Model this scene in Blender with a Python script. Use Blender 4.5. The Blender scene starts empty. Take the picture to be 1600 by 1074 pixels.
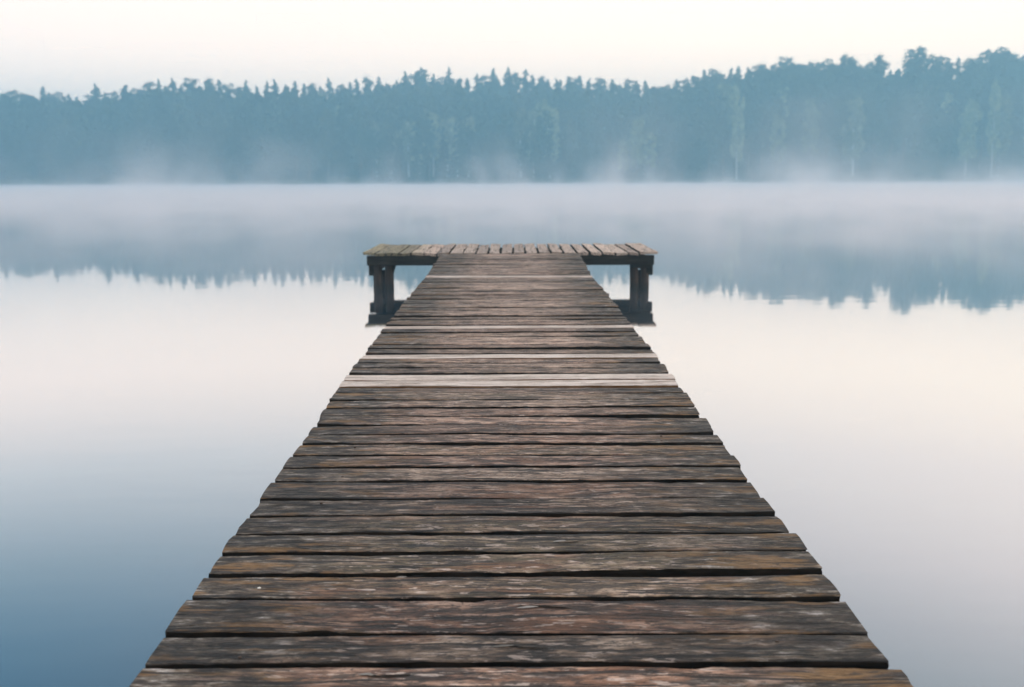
import bpy, math, random
import numpy as np
from mathutils import Vector, Matrix, Euler

# ------------------------------------------------------------------ camera
sc = bpy.context.scene
W, H, F = 1600.0, 1074.0, 1556.0            # photograph pixels and focal length in pixels
CAMZ = 1.65                                  # eye height above the water
PITCH, ROLL = math.radians(9.36), math.radians(-0.16)
cam_data = bpy.data.cameras.new('camera')
cam = bpy.data.objects.new('camera', cam_data)
sc.collection.objects.link(cam)
sc.camera = cam
cam_data.sensor_width = 36.0
cam_data.lens = 36.0 * F / W
cam_data.clip_start = 0.05
cam_data.clip_end = 6000
Rm = Matrix.Rotation(math.radians(90) - PITCH, 3, 'X') @ Matrix.Rotation(ROLL, 3, 'Z')
cam.location = (0, 0, CAMZ)
cam.rotation_euler = Rm.to_euler()
cam_data.dof.use_dof = True
cam_data.dof.focus_distance = 4.3
cam_data.dof.aperture_fstop = 3.2

# ------------------------------------------------------------------ sky
world = bpy.data.worlds.new('World')
sc.world = world
world.use_nodes = True
SUN_AZ, SUN_EL = math.radians(78), math.radians(7)     # azimuth from +Y towards +X


def build_world():
    nt = world.node_tree
    nt.nodes.clear()
    N, L = nt.nodes.new, nt.links.new
    out = N('ShaderNodeOutputWorld')
    bg = N('ShaderNodeBackground')
    bg.inputs['Strength'].default_value = 0.1
    L(bg.outputs[0], out.inputs[0])
    sky = N('ShaderNodeTexSky')
    sky.sky_type = 'NISHITA'
    sky.sun_disc = False
    sky.sun_elevation = SUN_EL
    sky.sun_rotation = SUN_AZ
    sky.air_density = 1.0
    sky.dust_density = 2.0
    tc = N('ShaderNodeTexCoord')
    sep = N('ShaderNodeSeparateXYZ')
    L(tc.outputs['Generated'], sep.inputs[0])

    def ramp(stops):
        r = N('ShaderNodeValToRGB')
        r.color_ramp.interpolation = 'EASE'
        els = r.color_ramp.elements
        for i, (deg, c) in enumerate(stops):
            p = math.sin(math.radians(deg))
            e = els[i] if i < 2 else els.new(p)
            e.position = p
            e.color = (c[0] / 3, c[1] / 3, c[2] / 3, 1)
        r.color_ramp.interpolation = 'LINEAR'
        L(sep.outputs['Z'], r.inputs[0])
        return r
    west = ramp(SKY_W)
    east = ramp(SKY_E)
    fac = N('ShaderNodeMapRange')
    fac.inputs['From Min'].default_value = -0.5
    fac.inputs['From Max'].default_value = 0.5
    L(sep.outputs['X'], fac.inputs['Value'])
    mix = N('ShaderNodeMix')
    mix.data_type = 'RGBA'
    L(fac.outputs[0], mix.inputs['Factor'])
    L(west.outputs[0], mix.inputs[6])
    L(east.outputs[0], mix.inputs[7])
    sc1 = N('ShaderNodeVectorMath')
    sc1.operation = 'SCALE'
    sc1.inputs['Scale'].default_value = 30.0
    L(mix.outputs[2], sc1.inputs[0])
    sc2 = N('ShaderNodeVectorMath')
    sc2.operation = 'SCALE'
    sc2.inputs['Scale'].default_value = 0.10
    L(sky.outputs[0], sc2.inputs[0])
    add = N('ShaderNodeVectorMath')
    add.operation = 'ADD'
    L(sc1.outputs[0], add.inputs[0])
    L(sc2.outputs[0], add.inputs[1])
    L(add.outputs[0], bg.inputs['Color'])


# dawn sky: (elevation in degrees, colour)
SKY_W = [(0, (2.35, 1.62, 1.16)), (6, (1.96, 1.44, 1.12)), (10.5, (1.55, 1.18, .99)), (15, (.84, .77, .76)),
         (20, (.36, .47, .57)), (23.5, (.17, .35, .54)), (27, (.08, .28, .52)), (45, (.60, .70, .84)), (90, (1.12, 1.04, 1.00))]
SKY_E = [(0, (2.40, 1.60, 1.10)), (6, (2.10, 1.48, 1.06)), (10.5, (1.75, 1.32, 1.0)), (15, (1.36, 1.08, .94)),
         (20, (1.42, 1.18, 1.10)), (23.5, (1.33, 1.18, 1.15)), (27, (1.26, 1.23, 1.25)), (45, (1.32, 1.14, .98)), (90, (1.16, 1.05, 1.00))]
build_world()

sun_data = bpy.data.lights.new('sun', 'SUN')
sun = bpy.data.objects.new('sun', sun_data)
sc.collection.objects.link(sun)
sun_data.energy = 0.5
sun_data.angle = math.radians(20)
sun_data.color = (1.0, .86, .74)
sd = Vector((math.sin(SUN_AZ) * math.cos(SUN_EL), math.cos(SUN_AZ) * math.cos(SUN_EL), math.sin(SUN_EL)))
sun.rotation_euler = sd.to_track_quat('Z', 'Y').to_euler()

sc.view_settings.view_transform = 'Standard'
sc.view_settings.look = 'None'
sc.view_settings.gamma = 1
sc.view_settings.use_curve_mapping = False
sc.view_settings.exposure = 0.3
sc.render.engine = 'CYCLES'
cy = sc.cycles
cy.max_bounces = 8
cy.diffuse_bounces = 3
cy.glossy_bounces = 3
cy.transmission_bounces = 2
cy.volume_bounces = 4
cy.volume_step_rate = 1.0
cy.volume_max_steps = 400
cy.sample_clamp_indirect = 6
cy.use_denoising = True
HAZE_DENSITY = 0.0024
HAZE_COLOR = (.41, .77, .965)

# ------------------------------------------------------------------ helpers
rng = random.Random(7)
nrg = np.random.default_rng(11)
col = sc.collection


def tag(o, label=None, cat=None, group=None, kind=None):
    if label: o['label'] = label
    if cat: o['category'] = cat
    if group: o['group'] = group
    if kind: o['kind'] = kind
    return o


def link(name, me, mat=None, parent=None, loc=(0, 0, 0)):
    o = bpy.data.objects.new(name, me)
    if mat is not None and not me.materials:
        me.materials.append(mat)
    col.objects.link(o)
    o.location = loc
    o.parent = parent
    return o


def empty(name, loc=(0, 0, 0)):
    o = bpy.data.objects.new(name, None)
    col.objects.link(o)
    o.location = loc
    o.empty_display_size = .3
    return o


def mesh_from(name, verts, faces, smooth=False):
    me = bpy.data.meshes.new(name)
    me.from_pydata([tuple(v) for v in verts], [], faces)
    me.update()
    if smooth:
        me.polygons.foreach_set('use_smooth', [True] * len(me.polygons))
    return me


def ray(x, y):
    return (Rm @ Vector(((x - W / 2) / F, -(y - H / 2) / F, -1.0))).normalized()


def deck_z(Y):
    """height of the deck surface above the water at distance Y"""
    return CAMZ - (1.325 - .0185 * Y + .0002 * Y * Y)


def on_deck(x, y):
    r = ray(x, y)
    t = 3.0
    for _ in range(30):
        Y = r.y * t
        t = (deck_z(Y) - CAMZ) / r.z
    return Vector((r.x * t, r.y * t, CAMZ + r.z * t))


def at_dist(x, y, Y):
    r = ray(x, y)
    t = Y / r.y
    return Vector((r.x * t, Y, CAMZ + r.z * t))


class Mat:
    def __init__(self, name):
        self.m = bpy.data.materials.new(name)
        self.m.use_nodes = True
        self.nt = self.m.node_tree
        self.nt.nodes.clear()

    def n(self, t, **kw):
        nd = self.nt.nodes.new('ShaderNode' + t)
        for k, v in kw.items():
            if hasattr(nd, k):
                setattr(nd, k, v)
            else:
                nd.inputs[k].default_value = v
        return nd

    def l(self, a, b):
        self.nt.links.new(a, b)

    def noise(self, vec, scale, detail=3, rough=.55, dist=0):
        nd = self.n('TexNoise')
        nd.inputs['Scale'].default_value = scale
        nd.inputs['Detail'].default_value = detail
        nd.inputs['Roughness'].default_value = rough
        nd.inputs['Distortion'].default_value = dist
        self.l(vec, nd.inputs['Vector'])
        return nd.outputs['Fac']

    def scaled(self, vec, s):
        nd = self.n('VectorMath', operation='MULTIPLY')
        nd.inputs[1].default_value = s
        self.l(vec, nd.inputs[0])
        return nd.outputs[0]

    def rng(self, v, a, b, c=0.0, d=1.0, smooth=True):
        nd = self.n('MapRange')
        if smooth: nd.interpolation_type = 'SMOOTHSTEP'
        for i, x in zip(('From Min', 'From Max', 'To Min', 'To Max'), (a, b, c, d)):
            nd.inputs[i].default_value = x
        self.l(v, nd.inputs['Value'])
        return nd.outputs[0]

    def mix(self, f, a, b, blend='MIX'):
        nd = self.n('Mix', data_type='RGBA', blend_type=blend)
        for sock, v in ((nd.inputs['Factor'], f), (nd.inputs[6], a), (nd.inputs[7], b)):
            if isinstance(v, bpy.types.NodeSocket): self.l(v, sock)
            elif isinstance(v, (tuple, list)): sock.default_value = (*v[:3], 1)
            else: sock.default_value = v
        return nd.outputs[2]

    def math(self, op, a, b=None):
        nd = self.n('Math', operation=op)
        for i, v in enumerate((a, b)):
            if v is None: continue
            if isinstance(v, bpy.types.NodeSocket): self.l(v, nd.inputs[i])
            else: nd.inputs[i].default_value = v
        return nd.outputs[0]

    def ramp(self, v, stops):
        r = self.n('ValToRGB')
        e = r.color_ramp.elements
        for i, (p, c) in enumerate(stops):
            el = e[i] if i < 2 else e.new(p)
            el.position = p
            el.color = (*c, 1)
        self.l(v, r.inputs[0])
        return r.outputs[0]

    def principled(self, color, rough=.7, bump=None, strength=.3, dist=.01, **kw):
        b = self.n('BsdfPrincipled')
        for k, v in (('Base Color', color), ('Roughness', rough)):
            if isinstance(v, bpy.types.NodeSocket): self.l(v, b.inputs[k])
            elif isinstance(v, tuple): b.inputs[k].default_value = (*v, 1)
            else: b.inputs[k].default_value = v
        for k, v in kw.items():
            b.inputs[k.replace('_', ' ')].default_value = v
        if bump is not None:
            bn = self.n('Bump')
            bn.inputs['Strength'].default_value = strength
            bn.inputs['Distance'].default_value = dist
            self.l(bump, bn.inputs['Height'])
            self.l(bn.outputs[0], b.inputs['Normal'])
        o = self.n('OutputMaterial')
        self.l(b.outputs[0], o.inputs[0])
        return b


# ------------------------------------------------------------------ water
def water_material():
    M = Mat('lake_water')
    geo = M.n('NewGeometry')
    pos = geo.outputs['Position']
    # gentle, mostly calm surface with a few breezy patches further out
    a = M.noise(M.scaled(pos, (.8, 2.6, 1)), 1.0, 2, .5)
    b = M.noise(M.scaled(pos, (.10, .22, 1)), 1.0, 2, .5)
    patch = M.rng(M.noise(M.scaled(pos, (.012, .03, 1)), 1.0, 2), .42, .68, .12, 1.0)
    h = M.math('ADD', M.math('MULTIPLY', M.math('MULTIPLY', a, patch), .35), M.math('MULTIPLY', b, .14))
    b = M.principled((.012, .045, .07), .035, bump=h, strength=1.0, dist=.014, IOR=1.33)
    # grazing reflection of calm water, fitted as a curve of the viewing angle
    bn = b.inputs['Normal'].links[0].from_socket
    b.inputs['Specular IOR Level'].default_value = 0
    lw = M.n('LayerWeight'); lw.inputs['Blend'].default_value = .5
    M.l(bn, lw.inputs['Normal'])
    k = M.ramp(lw.outputs['Facing'], [(0, (.03,) * 3), (.30, (.08,) * 3), (.50, (.18,) * 3), (.546, (.25,) * 3), (.60, (.36,) * 3),
                                      (.658, (.50,) * 3), (.741, (.70,) * 3), (.823, (.80,) * 3), (.90, (.87,) * 3), (1, (.97,) * 3)])
    gl = M.n('BsdfGlossy'); gl.inputs['Color'].default_value = (1, 1, 1, 1); gl.inputs['Roughness'].default_value = .035
    M.l(bn, gl.inputs['Normal'])
    mx = M.n('MixShader')
    M.l(k, mx.inputs[0]); M.l(b.outputs[0], mx.inputs[1]); M.l(gl.outputs[0], mx.inputs[2])
    outn = [q for q in M.nt.nodes if q.type == 'OUTPUT_MATERIAL'][0]
    M.l(mx.outputs[0], outn.inputs[0])
    return M.m


S = 3200
me = mesh_from('water', [(-S, -S, 0), (S, -S, 0), (S, S, 0), (-S, S, 0)], [(0, 1, 2, 3)])
water = link('water', me, water_material())
tag(water, kind='structure')

# ------------------------------------------------------------------ hills behind the far shore
SKY_PTS = [(-300, 146), (0, 145), (25, 143), (60, 141), (85, 139), (130, 148), (160, 140), (205, 138), (240, 130), (270, 126), (300, 124),
           (340, 124), (360, 131), (390, 130), (440, 126), (500, 130), (530, 127), (560, 124), (600, 121), (660, 112),
           (700, 111), (750, 119), (800, 117), (850, 120), (880, 115), (920, 120), (970, 123), (1000, 131), (1020, 127), (1050, 120),
           (1075, 114), (1110, 110), (1140, 106), (1170, 100), (1200, 96), (1230, 88), (1260, 91), (1290, 87), (1320, 91), (1350, 98),
           (1375, 95), (1400, 92), (1435, 90), (1460, 87), (1490, 91), (1520, 82), (1550, 77), (1580, 85), (1600, 81), (1900, 80)]
DIST_PTS = [(-300, 350), (450, 352), (560, 372), (650, 384), (930, 386), (1010, 362), (1080, 346), (1900, 342)]


def interp(pts, x):
    return float(np.interp(x, [p[0] for p in pts], [p[1] for p in pts]))


def px_of(X, Y):
    return W / 2 + F * X / (Y * math.cos(PITCH))


def sky_elev(px):
    """slope (dz/dy) of the forest skyline in that direction"""
    r = ray(px, interp(SKY_PTS, px))
    return r.z / r.y


def top_at(px, Y, frac=1.0):
    return CAMZ + sky_elev(px) * Y * frac


def terrain(X, Y):
    px = px_of(X, Y)
    D = interp(DIST_PTS, px)
    top = top_at(px, D) - 25
    t = min(max((Y - 321) / (D - 321), 0), 1)
    t = t * t * (3 - 2 * t)
    z = .25 + max(top, 1.0) * t
    if Y < 324: z = -0.8 + (Y - 318) / 6 * 1.05
    return z + .35 * math.sin(X * .11 + Y * .07) * t


def ground_material():
    M = Mat('forest_floor')
    pos = M.n('NewGeometry').outputs['Position']
    n = M.noise(pos, .6, 4)
    c = M.ramp(n, [(.3, (.02, .024, .013)), (.6, (.05, .05, .026)), (.8, (.08, .075, .045))])
    M.principled(c, .9, bump=n, strength=.5, dist=.3)
    return M.m


xs = np.linspace(-480, 480, 97)
ys = np.concatenate([[318, 320, 322, 324], np.linspace(327, 460, 36), [500, 580, 720]])
v = [(x, y, terrain(x, y)) for y in ys for x in xs]
nx = len(xs)
f = [(j * nx + i, j * nx + i + 1, (j + 1) * nx + i + 1, (j + 1) * nx + i) for j in range(len(ys) - 1) for i in range(nx - 1)]
hill = link('hill', mesh_from('hill', v, f, True), ground_material())
tag(hill, kind='structure')


# ------------------------------------------------------------------ trees of the far shore
def foliage_material(name, dark, mid, light):
    M = Mat(name)
    pos = M.n('NewGeometry').outputs['Position']
    oi = M.n('ObjectInfo').outputs['Random']
    n = M.noise(pos, .55, 3, .6)
    n2 = M.noise(pos, 2.4, 2, .6)
    k = M.math('ADD', M.math('MULTIPLY', n, .75), M.math('MULTIPLY', n2, .25))
    c = M.ramp(k, [(.36, dark), (.5, mid), (.64, light)])
    hsv = M.n('HueSaturation')
    M.l(c, hsv.inputs['Color'])
    M.l(M.rng(oi, 0, 1, .5, 1.9, False), hsv.inputs['Value'])
    M.l(M.rng(M.math('FRACT', M.math('MULTIPLY', oi, 7.31)), 0, 1, .48, .515, False), hsv.inputs['Hue'])
    M.principled(hsv.outputs[0], .75)
    return M.m


def bark_material(name, a, b, scale=(3, 3, .8)):
    M = Mat(name)
    pos = M.n('TexCoord').outputs['Object']
    n = M.noise(M.scaled(pos, scale), 1.0, 4, .6)
    M.principled(M.ramp(n, [(.35, a), (.65, b)]), .85, bump=n, strength=.4, dist=.05)
    return M.m


LEAF = {
    'spruce': foliage_material('spruce_needles', (.010, .018, .012), (.024, .04, .022), (.05, .07, .035)),
    'pine': foliage_material('pine_needles', (.014, .022, .014), (.032, .048, .026), (.065, .08, .04)),
    'birch': foliage_material('birch_leaves', (.06, .075, .03), (.13, .15, .06), (.24, .25, .11)),
    'pale': foliage_material('pale_leaves', (.11, .12, .055), (.22, .23, .11), (.36, .36, .18)),
}
BARK = {
    'spruce': bark_material('spruce_bark', (.05, .035, .025), (.12, .09, .07)),
    'pine': bark_material('pine_bark', (.08, .04, .025), (.22, .12, .07)),
    'birch': bark_material('birch_bark', (.35, .33, .30), (.80, .78, .74), (1.5, 1.5, 4)),
}
BARK['pale'] = BARK['white'] = BARK['birch']
BARK['birch'] = bark_material('grey_bark', (.08, .07, .06), (.22, .20, .18))


def cards(centers, dirs, sizes):
    """leaf clumps: small folded quads spread through a crown"""
    n = len(centers)
    a = nrg.normal(size=(n, 3)); a += dirs * 1.2
    a /= np.linalg.norm(a, axis=1)[:, None]
    b = np.cross(a, nrg.normal(size=(n, 3)))
    b /= np.linalg.norm(b, axis=1)[:, None] + 1e-9
    s = sizes[:, None]
    p0 = centers - a * s * .6
    p1 = centers + b * s * .42 + np.array([0, 0, .1]) * s
    p2 = centers + a * s * .6
    p3 = centers - b * s * .42 - np.array([0, 0, .1]) * s
    V = np.stack([p0, p1, p2, p3], 1).reshape(-1, 3)
    Fc = [(4 * i, 4 * i + 1, 4 * i + 2, 4 * i + 3) for i in range(n)]
    return V, Fc


def crown_points(kind, n, seed):
    """unit tree (height 1, radius about 1): returns centres and outward directions"""
    r = np.random.default_rng(seed)
    C, D = [], []
    if kind == 'spruce':
        base = r.uniform(.1, .2)
        nb = 64
        z = base + (1 - base) * (np.arange(nb) / nb) ** .85
        per = max(2, n // nb)
        for zz in z:
            th = r.uniform(0, 2 * math.pi)
            R = (1 - (zz - base) / (1 - base)) ** .55 * r.uniform(.75, 1.1) + .015
            m = max(2, int(per * (0.35 + 1.3 * R)))
            for q in range(m):
                t = (q + r.uniform(.2, 1)) / m
                C.append((math.cos(th) * R * t + r.normal() * .07 * min(1, R * 3), math.sin(th) * R * t + r.normal() * .07 * min(1, R * 3), zz - .05 * t * R + r.normal() * .006))
                D.append((math.cos(th), math.sin(th), -.3))
        for k in range(4):
            C.append((0, 0, .965 + .008 * k)); D.append((0, 0, 1))
    elif kind == 'pine':
        lumps = []
        nl = 32
        for k in range(nl):
            zz = .50 + .46 * (k + r.uniform(.2, .8)) / nl
            w = math.sqrt(max(.04, 1 - ((zz - .66) / .32) ** 2))
            th = r.uniform(0, 2 * math.pi)
            rr = r.uniform(.1, .7) * w
            lumps.append((math.cos(th) * rr, math.sin(th) * rr, zz, r.uniform(.15, .30)))
        for k in range(3):
            th = r.uniform(0, 2 * math.pi)
            lumps.append((math.cos(th) * .5, math.sin(th) * .5, r.uniform(.36, .56), r.uniform(.16, .28)))
        per = n // len(lumps)
        for (x, y, zz, R) in lumps:
            for q in range(per):
                d = r.normal(size=3); d /= np.linalg.norm(d)
                d[2] = abs(d[2]) if r.random() < .75 else d[2]
                t = r.uniform(.5, 1.0) if r.random() < .85 else r.uniform(1.0, 1.7)
                C.append((x + d[0] * R * t, y + d[1] * R * t, zz + d[2] * R * t * .16)); D.append(tuple(d))
    else:
        lumps = []
        nl = 18
        for k in range(nl):
            zz = .28 + .66 * (k + .5) / nl
            w = math.sqrt(max(.04, 1 - ((zz - .58) / .42) ** 2))
            th = k * 2.4 + r.uniform(-.4, .4)
            rr = r.uniform(.25, .7) * w
            lumps.append((math.cos(th) * rr, math.sin(th) * rr, zz, r.uniform(.25, .42)))
        per = n // nl
        for (x, y, zz, R) in lumps:
            for q in range(per):
                d = r.normal(size=3); d /= np.linalg.norm(d)
                t = r.uniform(.3, 1.0)
                C.append((x + d[0] * R * t, y + d[1] * R * t, zz + d[2] * R * t * .22)); D.append((d[0] * .3, d[1] * .3, -1))
    return np.array(C), np.array(D, dtype=float)


def trunk_mesh(kind, height, rad, seed):
    r = random.Random(seed)
    V, Fc = [], []
    def tube(p0, p1, r0, r1, n=6, segs=1, bend=0):
        p0, p1 = Vector(p0), Vector(p1)
        ax = (p1 - p0).normalized()
        u = ax.orthogonal().normalized(); w = ax.cross(u)
        base = len(V)
        off = Vector((r.uniform(-1, 1), r.uniform(-1, 1), 0)) * bend
        for s in range(segs + 1):
            t = s / segs
            c = p0.lerp(p1, t) + off * math.sin(t * math.pi)
            rr = r0 + (r1 - r0) * t
            for k in range(n):
                a = 2 * math.pi * k / n
                V.append(c + u * math.cos(a) * rr + w * math.sin(a) * rr)
        for s in range(segs):
            for k in range(n):
                a = base + s * n + k; b = base + s * n + (k + 1) % n
                Fc.append((a, b, b + n, a + n))
    tube((0, 0, -.8), (0, 0, height * .95), rad, rad * .1, 7, 6, .2)
    lo = {'spruce': .15, 'pine': .45, 'birch': .3, 'pale': .3}[kind.split('_')[-1]]
    cr = {'spruce': 2.6, 'pine': 2.2, 'birch': 2.0, 'pale': 2.0}[kind.split('_')[-1]]
    for k in range(12):
        z = height * (lo + (.9 - lo) * (k + r.random()) / 12)
        th = r.uniform(0, 6.28)
        L_ = cr * (1 - (z / height) * .6) * r.uniform(.6, 1)
        rise = {'spruce': -.15, 'pine': .35, 'birch': .8, 'pale': .8}[kind.split('_')[-1]]
        tube((0, 0, z), (math.cos(th) * L_, math.sin(th) * L_, z + rise * L_), rad * .28, rad * .06, 4)
    return mesh_from('trunk', V, Fc, True)


PROTO = {}
LEAF['pale_birch'] = LEAF['pale']; BARK['pale_birch'] = BARK['pale']; LEAF['white_birch'] = LEAF['birch']; BARK['white_birch'] = BARK['pale']
REF_H = {'pale_birch': 18.0, 'white_birch': 18.0, 'spruce': 22.0, 'pine': 23.0, 'birch': 18.0, 'pale': 13.0}
REF_R = {'pale_birch': 2.7, 'white_birch': 2.7, 'spruce': 2.9, 'pine': 3.1, 'birch': 2.7, 'pale': 2.3}
for kind in ('spruce', 'pine', 'birch', 'pale', 'pale_birch', 'white_birch'):
    PROTO[kind] = []
    for s in range(5):
        C, D = crown_points(kind, 3400, 100 + s * 7)
        h, rr = REF_H[kind], REF_R[kind]
        C = C * np.array([rr, rr, h])
        shrink = 1 - .55 * np.clip((C[:, 2] / h - .8) / .2, 0, 1)
        V, Fc = cards(C, D, nrg.uniform(.28, .66, len(C)) * shrink)
        crown = mesh_from('crown', V, Fc)
        crown.materials.append(LEAF[kind])
        tr = trunk_mesh(kind, h, .23 if kind != 'pine' else .2, 5 + s)
        tr.materials.append(BARK[kind])
        PROTO[kind].append((crown, tr))

NAME = {'pale_birch': 'birch_tree', 'white_birch': 'birch_tree', 'spruce': 'spruce_tree', 'pine': 'pine_tree', 'birch': 'birch_tree', 'pale': 'young_tree'}
CAT = 'tree'


def plant(kind, px, Y, top, label, group=None, width=1.0, proto=None, zbase=None):
    X = (px - W / 2) / F * Y * math.cos(PITCH)
    zb = terrain(X, Y) if zbase is None else zbase
    hgt = max(top - zb, 5)
    e = empty(NAME[kind], (X, Y, zb))
    tag(e, label, CAT, group)
    s = hgt / REF_H[kind]
    e.scale = (max(s, .6) ** .7 * width * 1.22, max(s, .6) ** .7 * width * 1.22, s)
    e.rotation_euler = (rng.uniform(-.02, .02), rng.uniform(-.025, .025), rng.uniform(0, 6.28))
    crown, tr = PROTO[kind][rng.randrange(5) if proto is None else proto]
    link('trunk', tr, None, e)
    link('crown', crown, None, e)
    return e


def stretch(px):
    return 'left' if px < 520 else ('middle' if px < 1010 else 'right')


STR_TXT = {'left': 'left of the jetty', 'middle': 'beyond the jetty', 'right': 'right of the jetty'}


def kind_for(px, row):
    s = stretch(px)
    w = {'left': (.55, .35, .10), 'middle': (.6, .3, .1), 'right': (.22, .66, .12)}[s]
    if row == 'skyline': w = (w[0], w[1] + w[2], 0)
    return rng.choices(('spruce', 'pine', 'birch'), w)[0]


# row by the water
KTXT = {'spruce': 'narrow blue-grey spruce', 'pine': 'bushy-topped pine', 'birch': 'paler leafy birch'}
px = -55.0
while px < 1660:
    Y = rng.uniform(324, 330)
    k = kind_for(px, 'shore')
    fr = rng.uniform(.52, .74)
    if 545 < px < 980: fr = rng.uniform(.40, .55)
    st = stretch(px)
    plant(k, px, Y, top_at(px, Y, fr), f'{KTXT[k]} in mist at the far waterline {STR_TXT[st]}',
          f'{k} trees along the waterline, {st} stretch')
    px += rng.uniform(17, 30)
px = -50.0
while px < 1660:
    D = interp(DIST_PTS, px)
    Y = 329 + (D - 329) * rng.uniform(.2, .6)
    k = kind_for(px, 'mid')
    fr = rng.uniform(.72, .92)
    if 545 < px < 980: fr = rng.uniform(.55, .84)
    st = stretch(px)
    plant(k, px, Y, top_at(px, Y, fr), f'{KTXT[k]} halfway up the far slope {STR_TXT[st]}',
          f'{k} trees on the slope, {st} stretch')
    px += rng.uniform(17, 29)
px = -50.0
while px < 1660:
    if 1385 < px < 1445: px += 12; continue
    D = interp(DIST_PTS, px)
    Y = D + rng.uniform(-6, 8)
    k = kind_for(px, 'skyline')
    fr = rng.uniform(.95, 1.045) if k == 'spruce' else rng.uniform(.945, 1.03)
    st = stretch(px)
    plant(k, px, Y, top_at(px, Y, fr), f'{KTXT[k]} forming the far skyline {STR_TXT[st]}',
          f'{k} trees of the skyline, {st} stretch', width=1.0 if k == 'spruce' else 1.05)
    px += rng.uniform(10.5, 17)

# trees the photograph lets one pick out
def named(kind, px, ytop, Y, label, width=1.0, proto=0, grp=None):
    return plant(kind, px, Y, at_dist(px, ytop, Y).z, label, grp, width, proto)


named('pine', 1415, 71, 340, 'tall round-headed tree rising above the skyline at right, gaps of sky in its crown', 1.75, 2)
named('spruce', 160, 131, 350, 'sharp lone spire on the skyline at far left, left of its twin spire', 1.2)
named('spruce', 205, 132, 350, 'pointed spire on the skyline just right of the far-left lone spire', 1.2, 1)
named('spruce', 773, 106, 380, 'slender pointed spire on the middle skyline, leftmost of three', 1.05, 1)
named('spruce', 797, 105, 382, 'slender pointed spire on the middle skyline, centre of three', 1.05, 2)
named('spruce', 824, 108, 380, 'slender pointed spire on the middle skyline, rightmost of three', 1.05, 3)
named('pine', 664, 104, 382, 'airy see-through treetop at the left end of the middle ridge', 1.1, 2)
named('pine', 1550, 73, 342, 'open-crowned treetop with sky showing through, near the right edge', 1.3, 3)
named('pine', 1365, 84, 341, 'small bushy treetop just left of the tall round-headed tree', 1, 4)
named('pale_birch', 1333, 148, 322.5, 'pale hanging birch crown standing out in the dark right-hand forest', 1.0, 0)
named('white_birch', 1549, 122, 322.3, 'birch with a long white trunk near the right edge of the far shore', .55, 1)
named('white_birch', 1508, 150, 322.5, 'birch with a thin pale trunk left of the long white trunk', .5, 2)
named('pale_birch', 1152, 128, 322.6, 'thin pale birch where the high right-hand forest begins', .6, 3)
named('pale', 678, 172, 336, 'light green pointed young tree, tallest of the pale clump above the jetty', .8, 0)
for i, (px, yt) in enumerate(((590, 181), (612, 186), (640, 180), (657, 184), (700, 177), (716, 175), (733, 174), (815, 160), (835, 164), (860, 158))):
    named('pale', px, yt + 6, 336, 'light green young tree in the pale clump half way up the middle slope', 1.1, i % 5,
          'pale young trees on the middle slope')

# the rest of the wood, one mass behind and between
VV, FF, off = [], [], 0
cnt = 0
for i in range(1500):
    px = rng.uniform(-250, 1850)
    D = interp(DIST_PTS, px)
    Y = rng.uniform(328, D + 24)
    lim = top_at(px, Y, rng.uniform(.80, .955))
    if Y < 338: lim = top_at(px, Y, rng.uniform(.5, .85))
    X = (px - W / 2) / F * Y * math.cos(PITCH)
    zb = terrain(X, Y)
    h = min(rng.uniform(17, 27), lim - zb)
    if h < 6: continue
    kind = 'spruce' if rng.random() < .5 else 'pine'
    C, D_ = crown_points(kind, 330, rng.randrange(12))
    rr = 3.5 * (h / 21) ** .5
    a = rng.uniform(0, 6.28)
    Rz = np.array([[math.cos(a), -math.sin(a), 0], [math.sin(a), math.cos(a), 0], [0, 0, 1]])
    C = (C * np.array([rr, rr, h])) @ Rz.T + np.array([X, Y, zb])
    V, Fc = cards(C, D_, nrg.uniform(.8, 1.5, len(C)))
    VV.append(V)
    FF.append(np.array(Fc) + off)
    off += len(V)
    cnt += 1
for i in range(420):          # lower growth along the ridge, closing the view under the crowns
    px = -250 + 2100 * (i + rng.random()) / 420
    D = interp(DIST_PTS, px)
    Y = D + rng.uniform(4, 26)
    X = (px - W / 2) / F * Y * math.cos(PITCH)
    h = rng.uniform(9, 14)
    C, D_ = crown_points('spruce', 330, rng.randrange(12))
    C = C * np.array([3.4, 3.4, h]) + np.array([X, Y, terrain(X, Y) - 1.2])
    V, Fc = cards(C, D_, nrg.uniform(.9, 1.7, len(C)))
    VV.append(V); FF.append(np.array(Fc) + off); off += len(V)
VV = np.concatenate(VV); FF = np.concatenate(FF)
me = bpy.data.meshes.new('forest')
me.vertices.add(len(VV)); me.vertices.foreach_set('co', VV.ravel())
me.loops.add(FF.size); me.loops.foreach_set('vertex_index', FF.ravel())
me.polygons.add(len(FF)); me.polygons.foreach_set('loop_start', np.arange(0, FF.size, 4))
me.polygons.foreach_set('loop_total', np.full(len(FF), 4))
me.update(calc_edges=True)
forest = link('forest', me, foliage_material('forest_needles', (.010, .017, .011), (.024, .037, .021), (.05, .065, .034)))
tag(forest, 'hazy blue-green wood filling the slope behind the front trees', 'forest', kind='stuff')

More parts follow.
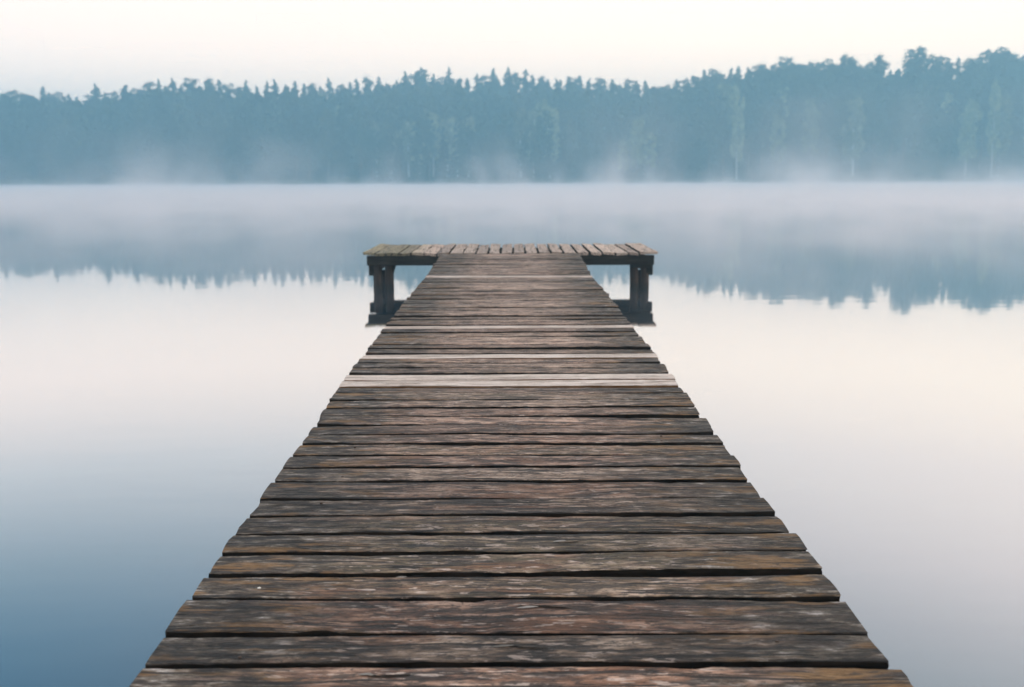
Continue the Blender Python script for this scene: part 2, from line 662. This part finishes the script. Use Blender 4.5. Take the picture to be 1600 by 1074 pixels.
# low growth on the bank
VV, FF, off = [], [], 0
n = 14000
pxs = nrg.uniform(-120, 1720, n)
Ys = 319.6 + np.abs(nrg.normal(0, 1.6, n))
Xs = (pxs - W / 2) / F * Ys * math.cos(PITCH)
big = np.interp(pxs, np.linspace(-120, 1720, 60), nrg.uniform(.5, 2.6, 60))
Zs = nrg.uniform(0, 1, n) ** 1.3 * big + .05
V, Fc = cards(np.stack([Xs, Ys, Zs], 1), np.tile([0, 0, 1.], (n, 1)), nrg.uniform(.4, .9, n))
bank = link('bank_undergrowth', mesh_from('bank_undergrowth', V, Fc),
            foliage_material('bank_leaves', (.02, .024, .014), (.05, .055, .03), (.10, .10, .06)))
tag(bank, 'low scrub and reeds along the far waterline', 'undergrowth', kind='stuff')


# ------------------------------------------------------------------ wood materials
def wood_material(name, fresh=False, along='x'):
    M = Mat(name)
    tc = M.n('TexCoord').outputs['Object']
    oi = M.n('ObjectInfo')
    rnd = oi.outputs['Random']
    gpos = M.n('NewGeometry').outputs['Position']
    offs = M.n('CombineXYZ')
    M.l(M.math('MULTIPLY', rnd, 37.0), offs.inputs[0])
    M.l(M.math('MULTIPLY', rnd, 91.0), offs.inputs[1])
    M.l(M.math('MULTIPLY', rnd, 53.0), offs.inputs[2])
    ad = M.n('VectorMath', operation='ADD')
    M.l(tc, ad.inputs[0]); M.l(offs.outputs[0], ad.inputs[1])
    p = ad.outputs[0]
    # bend the grain a little
    wv = M.n('TexNoise'); wv.inputs['Scale'].default_value = 2.2; wv.inputs['Detail'].default_value = 1
    M.l(p, wv.inputs['Vector'])
    wsc = M.n('VectorMath', operation='MULTIPLY')
    wsc.inputs[1].default_value = (0, .05, .05) if along == 'x' else (.05, 0, .05)
    M.l(wv.outputs['Color'], wsc.inputs[0])
    ad2 = M.n('VectorMath', operation='ADD')
    M.l(p, ad2.inputs[0]); M.l(wsc.outputs[0], ad2.inputs[1])
    p = ad2.outputs[0]

    def s(a, b):
        return (a, b, b) if along == 'x' else ((b, a, b) if along == 'y' else (b, b, a))
    n1 = M.noise(M.scaled(p, s(4.2, 24)), 1.0, 4, .65)
    n1 = M.math('ADD', n1, M.rng(M.math('FRACT', M.math('MULTIPLY', rnd, 3.1)), 0, 1, -.045, .04, False))
    n2 = M.noise(M.scaled(p, s(16, 190)), 1.0, 3, .65)
    n3 = M.noise(M.scaled(p, s(6, 20)), 1.0, 5, .68)
    n4 = M.noise(M.scaled(p, s(15, 62)), 1.0, 4, .7)
    crack = M.rng(M.noise(M.scaled(p, s(1.6, 55)), 1.0, 2, .5), .585, .605)
    pits = M.rng(n4, .57, .61)
    vor = M.n('TexVoronoi'); vor.inputs['Scale'].default_value = 1.0
    M.l(M.scaled(p, s(2.0, 7.5)), vor.inputs['Vector'])
    knot = M.rng(vor.outputs['Distance'], .10, .22, 1, 0)
    if fresh:
        c = M.ramp(n1, [(.35, (.46, .36, .30)), (.5, (.66, .545, .47)), (.65, (.76, .65, .575))])
        c = M.mix(M.math('MULTIPLY', pits, .45), c, (.22, .15, .10))
        c = M.mix(M.math('MULTIPLY', crack, .6), c, (.12, .07, .04))
    else:
        brown = M.ramp(n1, [(.39, (.020, .013, .010)), (.46, (.10, .058, .041)), (.53, (.185, .125, .093)), (.63, (.335, .255, .21))])
        grey = M.ramp(n1, [(.39, (.018, .015, .012)), (.46, (.085, .066, .050)), (.53, (.17, .138, .108)), (.63, (.345, .305, .262))])
        moss = M.rng(M.math('FRACT', M.math('MULTIPLY', rnd, 17.9)), .55, .9, 0, .6)
        red = M.rng(M.math('FRACT', M.math('MULTIPLY', rnd, 9.7)), .25, .85)
        c = M.mix(red, grey, brown)
        c = M.mix(M.math('MULTIPLY', moss, M.rng(n3, .35, .55)), c, (.115, .105, .062))
        # rusty and dark blotches of weather
        c = M.mix(M.rng(n3, .51, .56, 0, .8), c, (.036, .034, .033))
        c = M.mix(M.rng(M.noise(M.scaled(p, s(1.7, 9)), 1.0, 3), .53, .66, 0, .45), c, (.19, .098, .052))
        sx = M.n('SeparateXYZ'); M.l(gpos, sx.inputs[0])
        if along == 'x':      # grazing sheen put into the colour: planks turn paler further out
            sheen = M.math('MULTIPLY', M.rng(sx.outputs[1], 2.7, 7.5, 0, .66), M.rng(n1, .38, .60, .25, 1))
            c = M.mix(sheen, c, (.40, .325, .275))
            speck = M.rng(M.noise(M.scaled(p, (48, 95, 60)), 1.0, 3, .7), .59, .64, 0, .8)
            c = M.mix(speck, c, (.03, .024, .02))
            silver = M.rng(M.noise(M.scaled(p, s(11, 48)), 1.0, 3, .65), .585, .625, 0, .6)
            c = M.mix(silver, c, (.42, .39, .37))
        # worn ends: wetter, mossy, with silver grain
        ax = M.math('ABSOLUTE', sx.outputs[0])
        if along == 'x':
            wob = M.math('MULTIPLY', M.math('SUBTRACT', n3, .5), 1.0)
            e = M.rng(M.math('ADD', ax, wob), .35, .85)
            n5 = M.noise(M.scaled(p, s(8, 27)), 1.0, 6, .72)
            edge = M.ramp(n5, [(.41, (.008, .007, .006)), (.49, (.034, .030, .024)), (.55, (.085, .078, .062)), (.60, (.15, .15, .14)), (.68, (.40, .42, .44))])
            ed2 = M.mix(M.rng(M.noise(M.scaled(p, s(3.0, 14)), 1.0, 3), .51, .62, 0, .8), edge, (.14, .085, .03))
            c = M.mix(M.math('MULTIPLY', e, .95), c, ed2)
        elif along == 'y':
            # far deck: mossy boards at its left end
            mo = M.rng(sx.outputs[0], -1.75, -1.2, .65, 0)
            c = M.mix(.7, c, (.48, .43, .385))
            c = M.mix(mo, c, (.14, .15, .05))
        c = M.mix(M.math('MULTIPLY', pits, .8), c, (.02, .018, .017))
        c = M.mix(M.math('MULTIPLY', knot, .75), c, (.025, .018, .015))
        c = M.mix(M.math('MULTIPLY', crack, .9), c, (.010, .009, .008))
        fine = M.rng(n2, .3, .7, .45, 1.6, False)
        c = M.mix(1.0, c, fine, 'MULTIPLY') if False else c
        mul = M.n('VectorMath', operation='SCALE')
        M.l(c, mul.inputs[0]); M.l(fine, mul.inputs['Scale'])
        c = mul.outputs[0]
        val = M.rng(M.math('FRACT', M.math('MULTIPLY', rnd, 5.3)), 0, 1, .68, 1.32, False)
        mul = M.n('VectorMath', operation='SCALE')
        M.l(c, mul.inputs[0]); M.l(val, mul.inputs['Scale'])
        c = M.scaled(mul.outputs[0], (1.29, 1.09, .97))
    hgt = M.math('ADD', M.math('MULTIPLY', n2, .25), M.math('MULTIPLY', n4, .5))
    hgt = M.math('SUBTRACT', hgt, M.math('MULTIPLY', crack, .8))
    hgt = M.math('SUBTRACT', hgt, M.math('MULTIPLY', knot, .3))
    hgt = M.math('ADD', hgt, M.math('MULTIPLY', n1, .5))
    rough = M.rng(n3, .3, .7, .55, .75)
    bs = M.principled(c, rough, bump=hgt, strength=1.0, dist=.02)
    bs.inputs['Specular IOR Level'].default_value = .36
    return M.m


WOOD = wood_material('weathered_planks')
WOOD_Y = wood_material('weathered_deck_boards', along='y')
FRESH = wood_material('new_planks', fresh=True)


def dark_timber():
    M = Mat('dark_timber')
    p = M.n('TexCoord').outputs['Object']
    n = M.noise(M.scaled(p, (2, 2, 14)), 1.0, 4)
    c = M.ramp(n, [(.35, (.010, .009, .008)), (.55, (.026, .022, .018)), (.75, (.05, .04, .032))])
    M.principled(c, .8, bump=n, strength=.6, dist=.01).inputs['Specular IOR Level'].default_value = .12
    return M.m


def post_timber():
    M = Mat('post_timber')
    p = M.n('TexCoord').outputs['Object']
    n = M.noise(M.scaled(p, (14, 14, 1.5)), 1.0, 4)
    c = M.ramp(n, [(.35, (.025, .019, .016)), (.55, (.065, .045, .035)), (.75, (.12, .08, .062))])
    z = M.n('SeparateXYZ'); M.l(M.n('NewGeometry').outputs['Position'], z.inputs[0])
    wet = M.rng(z.outputs[2], .02, .14, 1, 0)      # tide mark of wet wood at the waterline
    c = M.mix(M.math('MULTIPLY', wet, .8), c, (.018, .018, .014))
    M.principled(c, .75, bump=n, strength=.7, dist=.015).inputs['Specular IOR Level'].default_value = .2
    return M.m


DARK, POST = dark_timber(), post_timber()


def flat_wood(name, a, b):
    M = Mat(name)
    n = M.noise(M.scaled(M.n('TexCoord').outputs['Object'], (6, 30, 30)), 1.0, 3)
    M.principled(M.ramp(n, [(.35, a), (.65, b)]), .9, bump=n, strength=.5, dist=.006).inputs['Specular IOR Level'].default_value = .08
    return M.m


SOAKED_SHADE = flat_wood('soaked_shaded_sides', (.006, .005, .004), (.028, .020, .014))  # soaked sides, painted near-black to carry the shade of the gaps
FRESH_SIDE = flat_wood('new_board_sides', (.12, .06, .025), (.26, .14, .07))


# ------------------------------------------------------------------ jetty
def smooth_noise(r, n, k):
    """values of a smooth random line with k knots sampled n times"""
    kn = r.normal(size=k)
    return np.interp(np.linspace(0, k - 1, n), np.arange(k), kn)


def board_mesh(p_l0, p_l1, p_r0, p_r1, thick, seg, seed, rag, top, side):
    """board between near edge (l0-r0) and far edge (l1-r1); corners are (x, y, z) of the top face.
    returns mesh in coordinates relative to its centre"""
    r = np.random.default_rng(seed)
    c = [Vector(p) for p in (p_l0, p_l1, p_r0, p_r1)]
    ctr = sum(c, Vector()) / 4
    t = np.linspace(0, 1, seg + 1)
    e0 = (smooth_noise(r, seg + 1, 9) * .0035 + smooth_noise(r, seg + 1, seg) * .0016) * rag
    e1 = (smooth_noise(r, seg + 1, 9) * .0035 + smooth_noise(r, seg + 1, seg) * .0016) * rag
    zt = smooth_noise(r, seg + 1, 6) * .002 * rag
    cup = r.normal() * .003 * rag
    if rag > .6 and r.random() < .5:        # a split-off sliver on an edge
        k = r.integers(2, seg - 3); e0[k:k + 2] += .012
    if rag > .6 and r.random() < .4:
        k = r.integers(2, seg - 3); e1[k:k + 2] -= .010
    # profile: (across 0..1 or edge offset, z)
    prof = [(0, .004, -thick), (0, .001, -thick * .35), (0, .0006, -.003), (0, .0035, -.0005), (.33, 0, .0), (.66, 0, .0),
            (1, -.0035, -.0005), (1, -.0006, -.003), (1, -.001, -thick * .35), (1, -.004, -thick)]
    V = []
    endl = r.normal(size=len(prof)) * .0035 * rag
    endr = r.normal(size=len(prof)) * .004 * rag
    for i, tt in enumerate(t):
        a = c[0].lerp(c[2], tt); b = c[1].lerp(c[3], tt)
        d = (b - a).normalized(); ln = (c[2] - c[0]).normalized()
        for j, (u, o, z) in enumerate(prof):
            p = a.lerp(b, u) + d * o + d * (e0[i] if u == 0 else (e1[i] if u == 1 else (e0[i] + e1[i]) * .5))
            p.z += z + zt[i] + cup * (1 - abs(u - .5) * 2) + float(r.normal() * .0007 * rag)
            if i == 0: p += ln * (abs(endl[j]) + (.002 if j in (2, 7) else 0))
            if i == seg: p -= ln * (abs(endr[j]) + (.002 if j in (2, 7) else 0))
            V.append(p - ctr)
    m = len(prof)
    Fc = []
    for i in range(seg):
        for j in range(m):
            a = i * m + j; b = i * m + (j + 1) % m
            Fc.append((a, a + m, b + m, b))
    Fc.append(tuple(range(m)))
    Fc.append(tuple(seg * m + j for j in reversed(range(m))))
    me = mesh_from('plank', V, Fc, False)
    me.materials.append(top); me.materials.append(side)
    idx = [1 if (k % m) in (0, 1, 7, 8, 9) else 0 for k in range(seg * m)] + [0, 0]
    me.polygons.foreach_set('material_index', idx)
    return me, ctr


def box_mesh(sx, sy, sz, bev=.006, seed=0):
    r = random.Random(seed)
    V = []
    for z in (-sz / 2, sz / 2):
        for (x, y) in ((-1, -1), (1, -1), (1, 1), (-1, 1)):
            V.append((x * sx / 2, y * sy / 2, z))
    me = mesh_from('timber', V, [(0, 3, 2, 1), (4, 5, 6, 7), (0, 1, 5, 4), (1, 2, 6, 5), (2, 3, 7, 6), (3, 0, 4, 7)])
    import bmesh
    bm = bmesh.new(); bm.from_mesh(me)
    bmesh.ops.bevel(bm, geom=list(bm.edges), offset=bev, segments=1, affect='EDGES')
    bm.to_mesh(me); bm.free()
    return me


def pole_mesh(h, r0, r1, seed):
    r = random.Random(seed)
    n, segs = 14, 7
    V, Fc = [], []
    for s in range(segs + 1):
        t = s / segs
        ox, oy = r.uniform(-.008, .008), r.uniform(-.008, .008)
        for k in range(n):
            a = 2 * math.pi * k / n
            rr = (r0 + (r1 - r0) * t) * (1 + r.uniform(-.06, .06))
            V.append((math.cos(a) * rr + ox, math.sin(a) * rr + oy, h * t))
    for s in range(segs):
        for k in range(n):
            a = s * n + k; b = s * n + (k + 1) % n
            Fc.append((a, b, b + n, a + n))
    Fc.append(tuple(reversed(range(n)))); Fc.append(tuple(segs * n + k for k in range(n)))
    return mesh_from('post', V, Fc, True)


jetty = empty('jetty', (0, 0, 0))
tag(jetty, 'weathered wooden jetty of cross planks leading out to a wider end deck on posts', 'jetty')

# joints between boards read off the photograph at mid-width (photo rows)
ROWS = [1038.5, 990, 936, 898, 863.5, 833, 805, 779, 751, 730, 710.7, 693, 678, 663.5, 650, 637, 625, 613.3, 603, 593.5, 584, 575,
        566.5, 559, 551.7, 544.5, 538.2, 531.7, 525, 519, 513.4, 508.2, 503, 498.5, 493.7, 489, 484.5, 477, 470, 461, 452.8, 444, 433.5,
        430.6, 417.5, 405.5, 395.6]
FRESH_ROWS = [(584, 593.5), (593.5, 603), (551.7, 559), (508.2, 513.4), (430.6, 433.5)]
LEFT = [(1074, 200), (1040, 224), (988, 259), (936, 298), (898, 325), (862, 347), (831, 370), (805, 390), (779, 407), (752, 428), (713, 453),
        (678, 480), (650, 500), (603, 530), (556, 567), (513, 598), (432, 665), (395, 691)]
RIGHT = [(1074, 1430), (1038, 1397), (990, 1358), (936, 1322), (898, 1290), (862, 1262), (835, 1239), (805, 1216), (779, 1198), (751, 1172),
         (730, 1160), (695, 1133), (650, 1098), (603, 1062), (553, 1025), (510, 988), (470, 958), (432, 926), (395, 904)]
ptsL = sorted([(p.y, p.x) for p in (on_deck(x, y) for y, x in LEFT)])
ptsR = sorted([(p.y, p.x) for p in (on_deck(x, y) for y, x in RIGHT)])
xl = lambda Y: interp(ptsL, Y)
xr = lambda Y: interp(ptsR, Y)
joints = []
for r0, r1 in zip(ROWS[:-1], ROWS[1:]):
    y0, y1 = on_deck(800, r0).y, on_deck(800, r1).y
    fresh = (r1, r0) in FRESH_ROWS
    nsub = 1 if (fresh or y1 - y0 < .27) else max(1, round((y1 - y0) / .17))
    for q in range(nsub):
        joints.append((y0 + (y1 - y0) * q / nsub, y0 + (y1 - y0) * (q + 1) / nsub, fresh, nsub > 1))
end_y = joints[-1][1]
y = joints[0][0]
while y > -1.6:
    w = rng.uniform(.155, .19)
    joints.insert(0, (y - w, y, False, False)); y -= w
WIDE = {2: .028, 7: .034, 8: .03, 5: .03, 12: .03, 16: .034, 30: .03}
planks = []
gaps = [rng.choice((.022, .026, .030, .034, .040, .044)) for _ in joints]
for i, (y0, y1, fresh, sub) in enumerate(joints):
    g0 = gaps[i - 1] if i else .02
    g1 = gaps[i]
    if sub: g0, g1 = min(g0, .02), min(g1, .02)
    a, b = y0 + g0 / 2, y1 - g1 / 2
    jl, jr = rng.gauss(0, .0055), rng.gauss(0, .0055)
    sk = rng.gauss(0, .004)
    dzl, dzr, tl = rng.gauss(0, .0035), rng.gauss(0, .0035), rng.gauss(0, .0015)
    ym = (a + b) / 2
    L0, R0 = xl(ym) + jl, xr(ym) + jr
    # the boards' joints run level in the photograph
    P = lambda x, yy, dz: (x, yy, deck_z(yy) + dz)
    near = ym < 6.5
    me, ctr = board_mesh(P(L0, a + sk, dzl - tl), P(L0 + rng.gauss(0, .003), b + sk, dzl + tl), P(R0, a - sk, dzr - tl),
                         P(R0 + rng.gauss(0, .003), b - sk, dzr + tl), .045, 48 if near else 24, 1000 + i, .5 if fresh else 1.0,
                         FRESH if fresh else WOOD, FRESH_SIDE if fresh else SOAKED_SHADE)
    planks.append((me, ctr, fresh))
for me, ctr, fresh in planks:
    o = link('plank', me, None, jetty, ctr)
    if fresh: o['label'] = 'pale new replacement plank'

# end deck, boards running away from the camera
DZ = deck_z(end_y) + .004
Yf = end_y + .02
Yb = (lambda r: r.y * (DZ - CAMZ) / r.z)(ray(800, 381.5))


def on_z(x, y, z):
    r = ray(x, y); t = (z - CAMZ) / r.z
    return Vector((r.x * t, r.y * t, z))


px_to_x = lambda px, Y: (px - W / 2) / F * (Y * math.cos(PITCH) - (DZ - CAMZ) * math.sin(PITCH))
gx = [567, 585, 604, 622.5, 642, 662, 682.5, 703, 723.5, 743.4, 763, 782.5, 802, 821.5, 841.5, 861, 881.5, 902, 922, 942, 962, 981.5, 999.8, 1029]
for i in range(len(gx) - 1):
    g = .016 if i not in (0, 1, 22) else .008
    if 8 < i < 19: g = .030
    x0 = px_to_x(gx[i], Yf) + g / 2
    x1 = px_to_x(gx[i + 1], Yf) - g / 2
    f0, b0 = Yf + rng.gauss(0, .012), Yb + rng.gauss(0, .03)
    dz, tilt = rng.gauss(0, .004), rng.gauss(0, .006)
    z = DZ + dz + (.012 if i in (0, 22) else 0)
    sway = rng.gauss(0, .006)
    # near edge of the board mesh = its right side here, length runs along y
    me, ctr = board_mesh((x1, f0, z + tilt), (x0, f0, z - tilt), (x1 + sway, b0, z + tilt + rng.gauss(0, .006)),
                         (x0 + sway, b0, z - tilt), .04, 16, 3000 + i, .8, WOOD_Y, SOAKED_SHADE)
    o = link('deck_board', me, None, jetty, ctr)
    if i < 2: o['label'] = 'mossy green-tinged deck board at the left end'


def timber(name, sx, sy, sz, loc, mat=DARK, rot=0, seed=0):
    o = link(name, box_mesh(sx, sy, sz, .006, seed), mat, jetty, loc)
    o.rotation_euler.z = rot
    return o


XL, XR = px_to_x(573, Yf), px_to_x(1023, Yf)
zb = DZ - .046
bh = .145
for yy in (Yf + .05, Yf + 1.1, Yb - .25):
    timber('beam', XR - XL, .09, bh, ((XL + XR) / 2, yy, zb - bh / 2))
# bearers under the beams, running front to back over each row of posts
for xx in (px_to_x(579.5, Yf), px_to_x(1017, Yf)):
    timber('bearer', .09, 1.3, .14, (xx, Yf + .78, zb - bh - .072))
side = [(px_to_x(587, Yf), Yf + .17, .072, .068), (px_to_x(605, Yf), Yf + .19, .074, .066),
        (px_to_x(994.5, Yf), Yf + .17, .064, .062), (px_to_x(1010.5, Yf), Yf + .19, .066, .062),
        (px_to_x(1003, Yf + .8), Yf + .8, .06, .06), (px_to_x(598, Yf + .9), Yf + .9, .06, .06),
        (-.8, Yb - .3, .07, .07), (.8, Yb - .3, .07, .07)]
for i, (xx, yy, r0, r1) in enumerate(side):
    o = link('post', pole_mesh(zb - bh - .145 + 1.6 + (.143 if i < 4 else 0), r0 * 1.05, r1, 40 + i), POST, jetty, (xx, yy, -1.6))
    o.rotation_euler = (rng.uniform(-.01, .01), rng.uniform(-.012, .012), 0)
# timber cleats on the posts
timber('cleat', .07, .05, .16, (px_to_x(577.5, Yf), Yf + .16, zb - bh - .085), seed=3)
timber('cleat', .07, .05, .16, (px_to_x(1019.5, Yf), Yf + .16, zb - bh - .085), seed=4)
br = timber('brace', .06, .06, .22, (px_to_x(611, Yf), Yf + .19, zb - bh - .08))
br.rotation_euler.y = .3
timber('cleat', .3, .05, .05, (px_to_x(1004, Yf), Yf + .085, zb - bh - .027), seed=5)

# under the walkway: stringers in lengths, crossheads and posts
ya = -1.5
while ya < end_y - .2:
    yb = min(ya + 3.2, end_y - .02)
    for sx in (-.72, 0, .72):
        zm = (deck_z(ya) + deck_z(yb)) / 2 - .05 - .06
        o = timber('stringer', .08, yb - ya - .01, .12, (sx + (xl((ya + yb) / 2) + xr((ya + yb) / 2)) / 2, (ya + yb) / 2, zm))
        o.rotation_euler.x = math.atan2(deck_z(yb) - deck_z(ya), yb - ya)
    yc = yb - .25
    zc = deck_z(yc) - .05 - .125
    timber('crosshead', 1.75, .1, .10, (0, yc, zc - .053))
    for sx in (-.7, .7):
        link('post', pole_mesh(zc - .106 + 1.6, .085, .075, 70), POST, jetty, (sx, yc, -1.6))
    ya = yb


# nail heads in the planks
def nail_mesh():
    n = 8
    V = [(0, 0, .0025)] + [(math.cos(6.283 * k / n) * .0055, math.sin(6.283 * k / n) * .0055, .0015) for k in range(n)] + \
        [(math.cos(6.283 * k / n) * .006, math.sin(6.283 * k / n) * .006, -.004) for k in range(n)]
    Fc = [(0, 1 + k, 1 + (k + 1) % n) for k in range(n)] + [(1 + k, 1 + n + k, 1 + n + (k + 1) % n, 1 + (k + 1) % n) for k in range(n)]
    return mesh_from('nail', V, Fc)


MN = Mat('rusty_nail')
MN.principled((.06, .035, .022), .6, Metallic=.4)
MB_ = Mat('bright_nail')
MB_.principled((.75, .70, .62), .4)
nm = nail_mesh(); nm.materials.append(MN.m)
nb = nail_mesh(); nb.materials.append(MB_.m)
for o in [o for o in jetty.children if o.name.startswith('plank')]:
    if 2.4 < o.location.y < 5.2:
        for sx in (-.74, .73):
            for dy in (-.045, .04):
                if rng.random() < .35:
                    x = sx + rng.uniform(-.02, .02)
                    link('nail', nm, None, o, (x - o.location.x, dy + rng.uniform(-.01, .01), deck_z(o.location.y + dy) - o.location.z + .001))
def flaw(px, py, L_, Wd, seed):
    """open split in the top of a board: dark hollow with a raised pale splinter beside it"""
    r = random.Random(seed)
    c = on_deck(px, py)
    host = min((o for o in jetty.children if o.name.startswith('plank')), key=lambda o: abs(o.location.y - c.y))
    co = [host.location + v.co for v in host.data.vertices]
    co = [v for v in co if abs(v.z - deck_z(v.y)) < .014]

    def zt(x, y):
        near = sorted(co, key=lambda v: (v.x - x) ** 2 + (v.y - y) ** 2)[:4]
        return sum(v.z for v in near) / 4 + .0022
    n = 12
    up, lo = [], []
    for k in range(n + 1):
        t = k / n
        w = Wd * math.sin(math.pi * t) ** .7 * r.uniform(.45, 1) + .0006
        x = c.x + (t - .5) * L_
        y = c.y + .012 * math.sin(t * 3 + seed)
        up.append(Vector((x, y + w, zt(x, y + w)))); lo.append(Vector((x, y - w, zt(x, y - w))))
    V = [p - host.location for p in up + lo]
    Fc = [(n + 1 + k, n + 2 + k, k + 1, k) for k in range(n)]
    link('split', mesh_from('split', V, Fc), SOAKED_SHADE, host)
    V, Fc = [], []
    m = 7
    for k in range(m + 1):
        t = k / m
        x = c.x - L_ * .48 + t * L_ * .38
        y = c.y - Wd * .6 + .008 * t
        h = .003 * math.sin(math.pi * t) + .0008
        w = .0032 * math.sin(math.pi * t) + .001
        for dx, dz in ((-w, 0), (0, h), (w, 0)):
            V.append(Vector((x, y + dx, zt(x, y) + dz + .0006)) - host.location)
    for k in range(m):
        for q in (0, 1):
            Fc.append((3 * k + q, 3 * k + q + 1, 3 * k + 4 + q, 3 * k + 3 + q))
    link('splinter', mesh_from('splinter', V, Fc), SPLINTER, host)


SPLINTER = flat_wood('bare_splinter', (.14, .125, .11), (.38, .35, .32))
flaw(850, 951, .17, .010, 1)
flaw(812, 1012, .16, .005, 2)
flaw(600, 1058, .14, .008, 3)
flaw(890, 848, .12, .004, 4)
flaw(640, 902, .10, .006, 5)
flaw(1130, 868, .12, .005, 6)

bp = on_deck(405, 921)
host = min((o for o in jetty.children if o.name.startswith('plank')), key=lambda o: abs(o.location.y - bp.y))
bn = link('nail', nb, None, host, (bp.x - host.location.x, bp.y - host.location.y, deck_z(bp.y) - host.location.z + .004))
bn['label'] = 'bright bare nail head'

# ------------------------------------------------------------------ haze and mist
def box(name, x0, x1, y0, y1, z0, z1):
    V = [(x, y, z) for z in (z0, z1) for (x, y) in ((x0, y0), (x1, y0), (x1, y1), (x0, y1))]
    return mesh_from(name, V, [(0, 3, 2, 1), (4, 5, 6, 7), (0, 1, 5, 4), (1, 2, 6, 5), (2, 3, 7, 6), (3, 0, 4, 7)])


def volume_material(name, density, color, aniso):
    M = Mat(name)
    v = M.n('VolumePrincipled')
    v.inputs['Color'].default_value = (*color, 1)
    v.inputs['Density'].default_value = density
    v.inputs['Anisotropy'].default_value = aniso
    o = M.n('OutputMaterial')
    M.l(v.outputs[0], o.inputs['Volume'])
    return M.m


haze = link('haze', box('haze', -3300, 3300, -3300, 3300, -1.8, 56), volume_material('haze_air', HAZE_DENSITY, HAZE_COLOR, .35))
tag(haze, kind='stuff')


def build_mist(x_half, y0, y1, ztop, res, fade, scales, label):
    m = volume_material('lake_mist', 1.0, (1.0, .955, .975), .3)
    m.cycles.volume_step_rate = 6.0
    ng = bpy.data.node_groups.new('mist_nodes', 'GeometryNodeTree')
    ng.interface.new_socket('Geometry', in_out='INPUT', socket_type='NodeSocketGeometry')
    ng.interface.new_socket('Geometry', in_out='OUTPUT', socket_type='NodeSocketGeometry')
    N, L = ng.nodes.new, ng.links.new

    def math_(op, a, b=None, clamp=False):
        nd = N('ShaderNodeMath'); nd.operation = op; nd.use_clamp = clamp
        for i, v in enumerate((a, b)):
            if v is None: continue
            if isinstance(v, bpy.types.NodeSocket): L(v, nd.inputs[i])
            else: nd.inputs[i].default_value = v
        return nd.outputs[0]

    def mr(v, a, b, c, d):
        nd = N('ShaderNodeMapRange'); nd.interpolation_type = 'SMOOTHSTEP'
        for i, x in zip(('From Min', 'From Max', 'To Min', 'To Max'), (a, b, c, d)): nd.inputs[i].default_value = x
        L(v, nd.inputs['Value'])
        return nd.outputs[0]

    def noise(scale, detail=2, rough=.5):
        vm = N('ShaderNodeVectorMath'); vm.operation = 'MULTIPLY'
        L(pos, vm.inputs[0]); vm.inputs[1].default_value = scale
        nd = N('ShaderNodeTexNoise'); nd.inputs['Scale'].default_value = 1; nd.inputs['Detail'].default_value = detail
        nd.inputs['Roughness'].default_value = rough
        L(vm.outputs[0], nd.inputs['Vector'])
        return nd.outputs[0]
    pos = N('GeometryNodeInputPosition').outputs[0]
    sep = N('ShaderNodeSeparateXYZ'); L(pos, sep.inputs[0])
    X, Y, Z = sep.outputs
    # low blanket, a hand's breadth to a metre deep, that begins well past the end deck
    patch = mr(noise((.035, .05, 0), 3), .36, .64, .12, 1.0)
    near = mr(Y, 16, 78, 0, 1)
    band = math_('MULTIPLY', mr(Y, fade[0], fade[1], 0, 1), mr(Y, fade[2], fade[3], 1, 0))
    layer = math_('MULTIPLY', math_('EXPONENT', math_('MULTIPLY', Z, -1 / .17)), math_('MULTIPLY', patch, near))
    layer = math_('MULTIPLY', layer, LAYER)
    # wisps rising from it
    wn = noise(scales[0], 6, .68)
    wn2 = noise((.028, .02, .04), 2, .5)
    w = mr(math_('ADD', math_('MULTIPLY', wn, .6), math_('MULTIPLY', wn2, .4)), .525, .68, 0, 1)
    env = mr(Y, 16, 60, 0, 1)
    w = math_('MULTIPLY', math_('MULTIPLY', w, env), math_('EXPONENT', math_('MULTIPLY', Z, -1 / 2.5)))
    w = math_('MULTIPLY', w, WISP)
    # thin veil over the near water
    veil = math_('MULTIPLY', math_('MULTIPLY', math_('EXPONENT', math_('MULTIPLY', Z, -1 / .27)), mr(Y, 8, 30, .3, 1)), VEIL)
    veil = math_('MULTIPLY', veil, mr(noise(scales[1], 5, .68), .37, .64, .0, 2.2))
    dens = math_('ADD', math_('ADD', layer, w), veil)
    dens = math_('MULTIPLY', dens, mr(Z, 6.0, 8.6, 1, 0))
    dens = math_('MULTIPLY', dens, mr(X, -60, 60, .85, 1.35))
    dens = math_('MULTIPLY', dens, band)
    vc = N('GeometryNodeVolumeCube')
    L(dens, vc.inputs['Density'])
    vc.inputs['Min'].default_value = (-x_half, y0, 0.02)
    vc.inputs['Max'].default_value = (x_half, y1, ztop)
    for ax, q in zip('XYZ', res):
        vc.inputs['Resolution ' + ax].default_value = q
    sm = N('GeometryNodeSetMaterial'); sm.inputs['Material'].default_value = m
    out = N('NodeGroupOutput')
    L(vc.outputs[0], sm.inputs[0]); L(sm.outputs[0], out.inputs[0])
    me = bpy.data.meshes.new('mist')
    o = bpy.data.objects.new('mist', me); col.objects.link(o)
    me.materials.append(m)
    md = o.modifiers.new('mist', 'NODES'); md.node_group = ng
    tag(o, label, 'mist', kind='stuff')


LAYER, WISP, VEIL = .12, .085, .056
build_mist(230, 50, 319, 8.8, (300, 210, 76), (52, 74, 300, 301), ((.19, .05, .07), (.12, .06, .3)),
           'white morning mist lying low over the far half of the lake, wisps rising before the wood')
build_mist(46, 8, 76, 5.5, (190, 150, 56), (8, 14, 52, 74), ((.40, .15, .2), (.36, .17, .5)),
           'thin patchy mist drifting on the water just beyond the end deck')
